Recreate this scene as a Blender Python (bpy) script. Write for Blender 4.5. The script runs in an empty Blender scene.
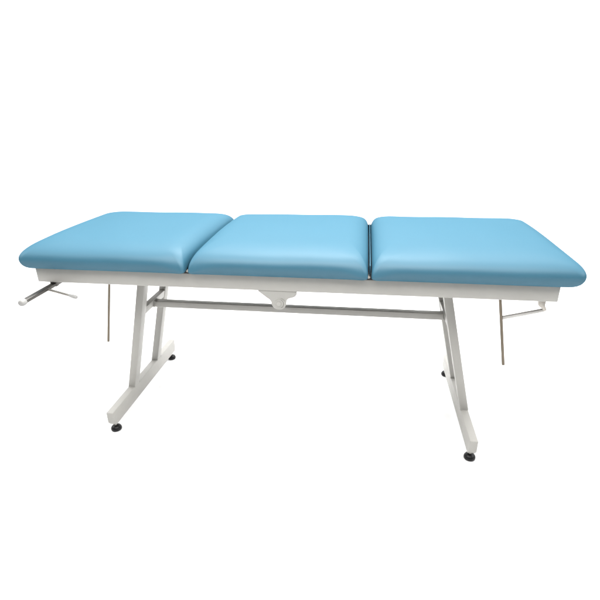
import bpy, bmesh, math, random
from mathutils import Vector, Matrix
random.seed(4)
R = math.radians
scene = bpy.context.scene
col = scene.collection

# ------------------------------------------------------------------ helpers
def link(o, parent=None):
    col.objects.link(o)
    if parent: o.parent = parent
    return o

def obj(name, bm, mat, parent=None, smooth=None):
    bmesh.ops.recalc_face_normals(bm, faces=bm.faces[:])
    me = bpy.data.meshes.new(name)
    bm.to_mesh(me); bm.free()
    me.materials.append(mat)
    o = bpy.data.objects.new(name, me)
    link(o, parent)
    if smooth is not None:
        for p in me.polygons: p.use_smooth = True
        if smooth < 180:
            me.set_sharp_from_angle(angle=R(smooth))
    return o

def bevel_all(bm, w, seg=2, verts=None):
    es = [e for e in bm.edges if e.is_manifold and e.calc_face_angle(0) > R(25)]
    bmesh.ops.bevel(bm, geom=es, offset=w, segments=seg, profile=.5, affect='EDGES', clamp_overlap=True)

def box(x0, x1, y0, y1, z0, z1, bev=.003, seg=3, bm=None):
    b = bmesh.new()
    bmesh.ops.create_cube(b, size=1)
    for v in b.verts:
        v.co = Vector((x0 + (v.co.x + .5) * (x1 - x0), y0 + (v.co.y + .5) * (y1 - y0), z0 + (v.co.z + .5) * (z1 - z0)))
    if bev: bevel_all(b, bev, seg)
    if bm is None: return b
    merge(bm, b); return bm

def merge(bm, other):
    me = bpy.data.meshes.new('tmp'); other.to_mesh(me); other.free()
    bm.from_mesh(me); bpy.data.meshes.remove(me)

def bar(p, q, w, t, up=Vector((0, 0, 1)), bev=.003, seg=3):
    """rectangular bar from p to q; w across, t along 'up'"""
    p, q = Vector(p), Vector(q)
    d = (q - p); L = d.length; d.normalize()
    s = d.cross(Vector(up)).normalized(); u = s.cross(d).normalized()
    b = box(-w / 2, w / 2, 0, L, -t / 2, t / 2, bev, seg)
    M = Matrix((s, d, u)).transposed().to_4x4(); M.translation = p
    bmesh.ops.transform(b, matrix=M, verts=b.verts[:])
    return b

def prism(poly, y0, y1, bev=0):
    """polygon in x,z extruded along y"""
    b = bmesh.new()
    f = [b.verts.new((x, y0, z)) for x, z in poly]
    g = [b.verts.new((x, y1, z)) for x, z in poly]
    n = len(poly)
    b.faces.new(f); b.faces.new(g[::-1])
    for i in range(n):
        b.faces.new((f[i], f[(i + 1) % n], g[(i + 1) % n], g[i]))
    if bev:
        bmesh.ops.recalc_face_normals(b, faces=b.faces[:])
        bevel_all(b, bev, 2)
    return b

def lathe(prof, p, axis, n=36):
    """prof: (radius, height) pairs turned round 'axis' from point p"""
    b = bmesh.new()
    rings = []
    for r, h in prof:
        if r < 1e-6: rings.append([b.verts.new((0, 0, h))])
        else: rings.append([b.verts.new((r * math.cos(2 * math.pi * i / n), r * math.sin(2 * math.pi * i / n), h)) for i in range(n)])
    for a, c in zip(rings, rings[1:]):
        for i in range(n):
            j = (i + 1) % n
            if len(a) == 1 and len(c) > 1: b.faces.new((a[0], c[i], c[j]))
            elif len(c) == 1 and len(a) > 1: b.faces.new((a[i], a[j], c[0]))
            elif len(a) > 1: b.faces.new((a[i], a[j], c[j], c[i]))
    for r in (rings[0], rings[-1]):
        if len(r) > 1: b.faces.new(r)
    M = Vector(axis).normalized().to_track_quat('Z', 'Y').to_matrix().to_4x4(); M.translation = Vector(p)
    bmesh.ops.transform(b, matrix=M, verts=b.verts[:])
    return b

# ------------------------------------------------------------------ materials
def material(name, base, rough, metallic=0, spec=.5, bump=0, bump_scale=400, var=.04, var_scale=6, rough_var=.06, coat=0):
    m = bpy.data.materials.new(name); m.use_nodes = True
    nt = m.node_tree; N = nt.nodes; Lk = nt.links
    p = N['Principled BSDF']
    tc = N.new('ShaderNodeTexCoord')
    nz = N.new('ShaderNodeTexNoise'); nz.inputs['Scale'].default_value = var_scale; nz.inputs['Detail'].default_value = 5
    Lk.new(tc.outputs['Object'], nz.inputs['Vector'])
    mr = N.new('ShaderNodeMapRange'); mr.inputs['To Min'].default_value = 1 - var; mr.inputs['To Max'].default_value = 1 + var
    mr.inputs['From Min'].default_value = .3; mr.inputs['From Max'].default_value = .7
    Lk.new(nz.outputs['Fac'], mr.inputs['Value'])
    mx = N.new('ShaderNodeMix'); mx.data_type = 'RGBA'; mx.blend_type = 'MULTIPLY'
    mx.inputs['Factor'].default_value = 1; mx.inputs[6].default_value = (*base, 1)
    Lk.new(mr.outputs['Result'], mx.inputs[7]); Lk.new(mx.outputs[2], p.inputs['Base Color'])
    n2 = N.new('ShaderNodeTexNoise'); n2.inputs['Scale'].default_value = var_scale * 5; n2.inputs['Detail'].default_value = 6
    Lk.new(tc.outputs['Object'], n2.inputs['Vector'])
    m2 = N.new('ShaderNodeMapRange'); m2.inputs['To Min'].default_value = rough - rough_var; m2.inputs['To Max'].default_value = rough + rough_var
    m2.inputs['From Min'].default_value = .3; m2.inputs['From Max'].default_value = .7
    Lk.new(n2.outputs['Fac'], m2.inputs['Value']); Lk.new(m2.outputs['Result'], p.inputs['Roughness'])
    p.inputs['Metallic'].default_value = metallic
    p.inputs['Specular IOR Level'].default_value = spec
    p.inputs['Coat Weight'].default_value = coat
    p.inputs['Coat Roughness'].default_value = .25
    if bump:
        n3 = N.new('ShaderNodeTexVoronoi'); n3.inputs['Scale'].default_value = bump_scale
        Lk.new(tc.outputs['Object'], n3.inputs['Vector'])
        bp = N.new('ShaderNodeBump'); bp.inputs['Strength'].default_value = bump; bp.inputs['Distance'].default_value = .0006
        Lk.new(n3.outputs['Distance'], bp.inputs['Height']); Lk.new(bp.outputs['Normal'], p.inputs['Normal'])
    return m

VINYL = material('blue_vinyl', (.035, .121, .179), .42, spec=.0, bump=.12, bump_scale=700, var=.012, var_scale=3, rough_var=.012)
# satin coating: a thin, even gloss over the dyed vinyl
_nt = VINYL.node_tree; _p = _nt.nodes['Principled BSDF']; _out = _nt.nodes['Material Output']
_g = _nt.nodes.new('ShaderNodeBsdfGlossy'); _g.inputs['Roughness'].default_value = .5; _g.inputs['Color'].default_value = (.9, .97, 1, 1)
_mx = _nt.nodes.new('ShaderNodeMixShader'); _mx.inputs['Fac'].default_value = .042
_nt.links.new(_p.outputs[0], _mx.inputs[1]); _nt.links.new(_g.outputs[0], _mx.inputs[2]); _nt.links.new(_mx.outputs[0], _out.inputs['Surface'])
PAINT = material('white_powder_coat', (.375, .367, .345), .45, bump=.12, bump_scale=900, var=.025, var_scale=7)
WHITE_PLASTIC = material('white_plastic', (.30, .297, .288), .35, var=.02, var_scale=20)
WHITE_PAINT = material('white_gloss_paint', (.58, .565, .54), .35, var=.03, var_scale=20)
RUBBER = material('black_rubber', (.006, .006, .007), .38, spec=.3, var=.2, var_scale=40)
BOARD = material('black_board', (.008, .008, .009), .6, var=.2, var_scale=30)
STEEL = material('dark_steel', (.13, .125, .118), .42, metallic=1, var=.12, var_scale=30)
CHROME = material('chromed_steel', (.125, .105, .082), .16, metallic=1, var=.10, var_scale=25)
ZINC = material('zinc_steel', (.36, .34, .31), .38, metallic=1, var=.1, var_scale=40)
FLOOR = material('studio_floor', (.90, .90, .90), .85, spec=.1, var=.01, var_scale=2)
PAPER = material('backdrop_paper', (.78, .78, .78), .85, spec=.1, var=.01, var_scale=2)

# ------------------------------------------------------------------ setting: floor and seamless backdrop
b = bmesh.new()
vs = [b.verts.new(v) for v in ((-8, -5, 0), (8, -5, 0), (8, 3.0, 0), (-8, 3.0, 0))]
b.faces.new(vs)
fl = obj('floor', b, FLOOR); fl['kind'] = 'structure'
b = bmesh.new()
prof = [(3.0 + 1.2 * math.sin(t * math.pi / 40), 1.2 - 1.2 * math.cos(t * math.pi / 40)) for t in range(0, 21)] + [(4.2, 5.5)]
prev = None
for y, z in prof:
    cur = (b.verts.new((-8, y, z)), b.verts.new((8, y, z)))
    if prev: b.faces.new((prev[0], prev[1], cur[1], cur[0]))
    prev = cur
bd = obj('backdrop', b, PAPER, smooth=180); bd['kind'] = 'structure'

# ------------------------------------------------------------------ the couch
couch = bpy.data.objects.new('examination_couch', None)
link(couch); couch.location = (0, .31, 0); couch.empty_display_size = .2
couch['label'] = 'white steel examination couch with three padded sky blue vinyl cushions on splayed trestle legs'
couch['category'] = 'examination couch'
OFF = Matrix.Translation((0, -.31, 0))
_o = obj
def part(name, bm, mat, parent=None, smooth=30, label=None):
    """meshes are modelled in world metres, then shifted under the couch's base point"""
    if parent is None:
        bmesh.ops.transform(bm, matrix=OFF, verts=bm.verts[:]); parent = couch
    else:
        bmesh.ops.transform(bm, matrix=OFF, verts=bm.verts[:])
    o = _o(name, bm, mat, parent, smooth)
    if label: o['label'] = label
    return o

HL = .90                       # half length of the frame
ZB, ZT = .6553, .7096          # bottom and top of the rails
YF, YB = 0.0, .62              # front and back of the frame

# rails: mitred box-section rectangle
f = bmesh.new()
for (x0, x1, y0, y1) in ((-HL, HL, YF, YF + .03), (-HL, HL, YB - .03, YB)):
    box(x0, x1, y0, y1, ZB, ZT, .0035, 3, f)
part('frame', f, PAINT)
for s in (-1, 1):
    xa, xb = sorted((s * (HL - .004), s * (HL - .034)))
    part('end_rail', box(xa, xb, YF + .0302, YB - .0302, ZB + .001, ZT - .001, .003), PAINT)
for x in (-.315, .305):
    part('cross_member', box(x - .02, x + .02, YF + .0302, YB - .0302, ZB + .002, ZT - .014, .003), PAINT)
    part('seam_shade_strip', box(x - .025, x + .025, YF + .052, YB + .01, ZT + .0003, .7122, 0), BOARD)  # black strip added to darken the seam, closing it against the bright floor

# cushions
def rrect(a, b_, rl, rr=None, ns=26, nc=12):
    pts = []
    rr = rl if rr is None else rr
    b2l, b2r = b_ - rl, b_ - rr
    def side(p, q):
        for i in range(ns):
            t = .5 - .5 * math.cos(math.pi * (i + .5) / ns)
            pts.append((p[0] + (q[0] - p[0]) * t, p[1] + (q[1] - p[1]) * t))
    def corner(cx, cy, a0, r):
        for i in range(nc + 1):
            t = a0 + math.pi / 2 * i / nc
            pts.append((cx + r * math.cos(t), cy + r * math.sin(t)))
    xl, xr = -a + rl, a - rr
    side((xl, -b_), (xr, -b_)); corner(xr, -b2r, -math.pi / 2, rr)
    side((a, -b2r), (a, b2r)); corner(xr, b2r, 0, rr)
    side((xr, b_), (xl, b_)); corner(xl, b2l, math.pi / 2, rl)
    side((-a, b2l), (-a, -b2l)); corner(xl, -b2l, math.pi, rl)
    return pts

def cushion(x0, x1, y0, y1, pulls, zb=.7125, zm=.746, zt=.7965, D=.105, DY=.165, seed=1):
    rnd = random.Random(seed)
    ph = [rnd.uniform(0, 6.28) for _ in range(8)]
    cx, cy, a, b_ = (x0 + x1) / 2, (y0 + y1) / 2, (x1 - x0) / 2, (y1 - y0) / 2
    corners = {'l': ((-a, -b_), (-a, b_)), 'r': ((a, -b_), (a, b_))}
    pulled = [c for k in pulls for c in corners[k]]
    def pw(x, y): return sum(math.exp(-((x - u) ** 2 + (y - v) ** 2) / .055 ** 2) for u, v in pulled)
    bm = bmesh.new()
    rings = []
    R0 = [.011 if k in pulls else .030 for k in 'lr']
    def add(pts, zfun):
        rings.append([bm.verts.new((cx + x, cy + y, zfun(x, y))) for x, y in pts])
    def top(x, y): return zt + .0095 * (1 - (y / b_) ** 2)
    # underside lip then lower roll
    def zmid(x, y): return zm - .022 * min(1, pw(x, y))
    add(rrect(a - .05, b_ - .05, .02), lambda x, y: zb)
    K = 8
    for k in range(K + 1):
        t = math.pi / 2 * k / K
        d = .022 * (1 - math.sin(t)) ; h = 1 - math.cos(t)
        add(rrect(a - d, b_ - d, *[q + .3 * d for q in R0]), lambda x, y, h=h: zb + (zmid(x, y) - zb) * h)
    # upper roll
    K = 26; n = 2.06
    for k in range(1, K + 1):
        t = math.pi / 2 * k / K
        q_ = 1 - max(0.0, math.cos(t)) ** (2 / n); d = D * (.68 * q_ + .32 * q_ * q_); dy = DY * (.58 * q_ + .42 * q_ * q_); h = max(0.0, math.sin(t)) ** (2 / n)
        pts = rrect(a - d, b_ - dy, *[q + .8 * d for q in R0])
        add(pts, lambda x, y, h=h: zmid(x, y) + (top(x, y) - zmid(x, y)) * h)
    last = pts
    # crowned top
    S = 14
    for k in range(1, S):
        s = 1 - k / S
        add([(x * s, y * s) for x, y in last], lambda x, y, s=s: top(x, y) + .003 * (1 - s * s))
    for r0, r1 in zip(rings, rings[1:]):
        n_ = len(r0)
        for i in range(n_):
            bm.faces.new((r0[i], r0[(i + 1) % n_], r1[(i + 1) % n_], r1[i]))
    bm.faces.new(rings[0]); 
    c = bm.verts.new((cx, cy, top(0, 0) + .003))
    r = rings[-1]
    for i in range(len(r)): bm.faces.new((r[i], r[(i + 1) % len(r)], c))
    # soft unevenness of hand-upholstered foam
    for v in bm.verts:
        x, y, z = v.co
        w = max(0, min(1, (z - zb) / .03))
        v.co.z += w * (.0010 * math.sin(9 * x + ph[0]) * math.sin(11 * y + ph[1]) + .0007 * math.sin(23 * x + ph[2] + 9 * y))
        v.co.y += w * .0012 * math.sin(14 * x + ph[3]) 
    return bm

XS1, XS2 = -.315, .3045
PY0, PY1 = -.034, .655
specs = ((-.944, XS1 - .006, 'r', 3), (XS1 + .006, XS2 - .0055, 'lr', 5), (XS2 + .0055, .962, 'l', 8))
for x0, x1, pulls, sd in specs:
    cu = part('cushion', cushion(x0, x1, PY0, PY1, pulls, seed=sd), VINYL, smooth=180)
    part('backing_board', box(x0 + .012, x1 - .012, PY0 + .042, PY1 - .042, ZT + .0004, .7125 - .0004, 0), BOARD, cu)

# hinges, added dark blocks at the back, and the vinyl strip standing in each seam
for x in (XS1, XS2):
    h = part('hinge', box(x - .022, x + .022, -.004, .05, ZT + .0005, .7175, .001), RUBBER)
    part('hinge_pin', lathe([(.0045, 0), (.0045, .016), (.003, .018), (0, .018)], (x - .003, -.008, .7205), (0, 1, 0), 16), ZINC, h)
    part('hinge', box(x - .008, x + .008, .60, .61, ZT + .0005, .750, .001), RUBBER)  # black block added to keep the seam dark at its back end
part('seam_strip', box(XS2 - .0014, XS2 + .0022, .012, .598, .7125, .754, .0012), VINYL)

# trestle legs
def weld(bm, p, q, rad=.0026):
    p, q = Vector(p), Vector(q); n = max(2, int((q - p).length / .0034))
    for i in range(n + 1):
        c = p.lerp(q, i / n)
        t = bmesh.new(); bmesh.ops.create_icosphere(t, subdivisions=1, radius=rad * random.uniform(.85, 1.15))
        bmesh.ops.translate(t, vec=c, verts=t.verts[:]); merge(bm, t)
def legx(z): return .712 - (z - .1) * .236
BX, BW = .712, .030
ZBAR0, ZBAR1 = .036, .100
for s in (-1, 1):
    poly = [(-.015, ZBAR1), (.636, ZBAR1), (.636, ZBAR0 + .016), (.624, ZBAR0), (-.003, ZBAR0), (-.015, ZBAR0 + .016)]
    bm = bmesh.new()
    fr = [bm.verts.new((s * (BX - BW / 2), y, z)) for y, z in poly]
    gr = [bm.verts.new((s * (BX + BW / 2), y, z)) for y, z in poly]
    bm.faces.new(fr); bm.faces.new(gr[::-1])
    for i in range(6): bm.faces.new((fr[i], fr[(i + 1) % 6], gr[(i + 1) % 6], gr[i]))
    bmesh.ops.recalc_face_normals(bm, faces=bm.faces[:])
    bevel_all(bm, .003, 3)
    base = part('base_bar', bm, PAINT)
    for y in (.012, .608):
        ft = part('foot', lathe([(0, 0), (.017, 0), (.0205, .002), (.0215, .006), (.021, .011), (.0175, .017), (.011, .021), (.0065, .0225), (0, .0225)],
                                (s * BX, y, 0), (0, 0, 1), 40), RUBBER, base, 40)
        part('foot_stem', lathe([(.005, .0), (.005, .014)], (s * BX, y, .0222), (0, 0, 1), 16), ZINC, base)
    for y0, y1 in ((.178, .222), (.418, .460)):
        pl = [(s * (legx(.0985) - .016), .0985), (s * (legx(.0985) + .016), .0985), (s * (legx(.654) + .016), .654), (s * (legx(.654) - .016), .654)]
        lb = prism(pl, y0, y1, .003)
        xi, xo = s * (legx(.1) - .0155), s * (legx(.1) + .0125)
        weld(lb, (xi, y0, .1005), (xo, y0, .1005)); weld(lb, (xi, y1, .1005), (xo, y1, .1005))
        part('leg', lb, PAINT, smooth=40)
    # cross rail joining the two legs, below the frame
    zc = .4555
    pl = [(s * (legx(zc - .017) - .014), zc - .017), (s * (legx(zc - .017) + .013), zc - .017), (s * (legx(zc + .017) + .013), zc + .017), (s * (legx(zc + .017) - .014), zc + .017)]
    part('cross_rail', prism(pl, .2222, .4178, .0025), PAINT)
    # mounting plate that carries the legs under the frame
    xa, xb = sorted((s * (legx(.65) - .035), s * (legx(.65) + .035)))
    part('mounting_rail', box(xa, xb, YF + .0305, YB - .0305, .6545, .672, .002), PAINT)
xs = legx(.4555) - .0145
stb = box(-xs - .006, xs + .006, .302, .332, .437, .465, .003)
for s in (-1, 1):
    weld(stb, (s * (xs - .004), .3015, .4645), (s * (xs + .002), .3015, .438)); weld(stb, (s * (xs - .003), .304, .465), (s * (xs - .003), .330, .465))
part('stretcher', stb, PAINT)

# pivot bracket under the middle of the front rail
def arc(cx, cz, r, a0, a1, n=14): return [(cx + r * math.cos(R(a0 + (a1 - a0) * i / n)), cz + r * math.sin(R(a0 + (a1 - a0) * i / n))) for i in range(n + 1)]
pts = [(-.075, .6552), (-.074, .651)] + [(-.060, .640), (-.046, .629), (-.036, .622), (-.031, .615)] + arc(-.003, .611, .0265, 175, 365, 18) + [(.0255, .622), (.033, .628), (.045, .6315), (.055, .636), (.060, .644), (.061, .6552)]
br = part('pivot_bracket', prism(pts, .0035, .0085, .0012), PAINT)
part('pivot_bolt', lathe([(.0155, 0), (.0155, .0015), (.0145, .0022), (.0085, .0023), (.0085, .0042), (.0072, .005), (0, .005)], (-.002, .0035, .608), (0, -1, 0), 32), PAINT, br)
bm = bmesh.new()
A = arc(.0, .6085, .0195, -70, 75, 16); Bq = arc(.0, .6085, .0165, 75, -70, 16)
part('pivot_rib', prism(A + Bq, .0005, .0034), PAINT, br)

# left: sliding bar reaching out under the rail, with lever and knob
sb = part('slide_bar', bar((-.846, .25, .6435), (-.846, -.160, .6435), .020, .012, bev=.002), STEEL)
part('end_cap', lathe([(.0095, 0), (.0118, .001), (.0124, .006), (.0120, .013), (.0108, .017), (.008, .0205), (0, .022)], (-.846, -.152, .6430), (0, -1, 0), 28), WHITE_PLASTIC, sb, 50)
part('bar_bracket', box(-.858, -.834, .006, .022, .6365, .6551, .0015), STEEL, sb)
lv = part('lever', lathe([(.0042, 0), (.0045, .004), (.0045, .10), (.0038, .104)], (-.838, -.035, .6405), (.097, -.012, -.0165), 16), ZINC)
part('knob', lathe([(0, 0), (.005, .001), (.006, .006), (.0068, .016), (.0072, .024), (.0066, .030), (.004, .0335), (0, .0345)], (-.755, -.0453, .6264), (.097, -.012, -.0165), 20), WHITE_PLASTIC, lv, 60)

# hanging rods and, on the right, the stay that holds one
def rod(p, q, rad):
    L = (Vector(q) - Vector(p)).length
    return lathe([(0, 0), (rad, 0), (rad, L - .001), (rad - .001, L), (rad - .002, L), (rad - .002, L - .012), (0, L - .012)], p, Vector(q) - Vector(p), 24)
part('support_rod', rod((-.6525, .06, .660), (-.699, .05, .394), .0045), CHROME, smooth=40)
part('support_rod', rod((.738, .06, .660), (.7865, .05, .390), .0050), CHROME, smooth=40)
cl = part('stay', bar((.886, .06, .6015), (.759, .064, .5645), .0095, .0115, bev=.0025), WHITE_PAINT)
part('stay_clamp', prism([(.863, .6552), (.884, .6552), (.884, .622), (.892, .606), (.884, .600), (.876, .612), (.866, .618), (.863, .626)], .048, .064, .0015), ZINC, cl)

# ------------------------------------------------------------------ light
def area(name, loc, target, sx, sy, power, color=(1, 1, 1)):
    l = bpy.data.lights.new(name, 'AREA'); l.shape = 'RECTANGLE'; l.size = sx; l.size_y = sy; l.energy = power; l.color = color
    o = bpy.data.objects.new(name, l); link(o); o.location = loc
    o.rotation_euler = (Vector(target) - Vector(loc)).to_track_quat('-Z', 'Y').to_euler()
    return o
area('overhead_fill', (0, 1.3, 4.5), (0, 1.3, 0), 11, 5.4, 240)  # wide unseen fill, added to burn the floor out to white
area('key_lamp', (.05, -.75, 2.40), (0, .12, .7), 2.6, 1.5, 86, (1, .985, .96))
area('ceiling_lamp', (.05, 1.35, 3.1), (.05, .3, .8), 1.9, .6, 78, (1, .985, .96))
area('rear_fill', (0, 2.6, 4.0), (0, .2, 0), 7, .8, 120)  # added unseen fill, lifts the floor beneath the couch to white
area('side_fill', (-4.2, .3, 2.6), (0, .2, 0), 3, 1.2, 78)  # unseen fills added on both sides to brighten the floor beneath
area('side_fill', (4.2, .3, 2.6), (0, .2, 0), 3, 1.2, 78)
area('backdrop_fill', (0, 2.7, 4.7), (0, 4.2, 3.4), 11, .6, 255)  # unseen fill added to turn the backdrop pure white

w = bpy.data.worlds.new('World'); scene.world = w; w.use_nodes = True
bg = w.node_tree.nodes['Background']
bg.inputs['Color'].default_value = (.93, .97, 1, 1); bg.inputs['Strength'].default_value = .12

# ------------------------------------------------------------------ camera
cam = bpy.data.cameras.new('camera'); co = bpy.data.objects.new('camera', cam); link(co)
cam.sensor_width = 36; cam.lens = 464.4835 / 600 * 36; cam.clip_end = 100; cam.clip_start = .05
co.location = (.277528, -1.457886, 1.239518)
co.rotation_euler = (1.1762074, .0113202, .1352939)
scene.camera = co
scene.view_settings.view_transform = 'Standard'; scene.view_settings.look = 'None'
scene.view_settings.exposure = .0; scene.view_settings.gamma = 1
scene.cycles.max_bounces = 8
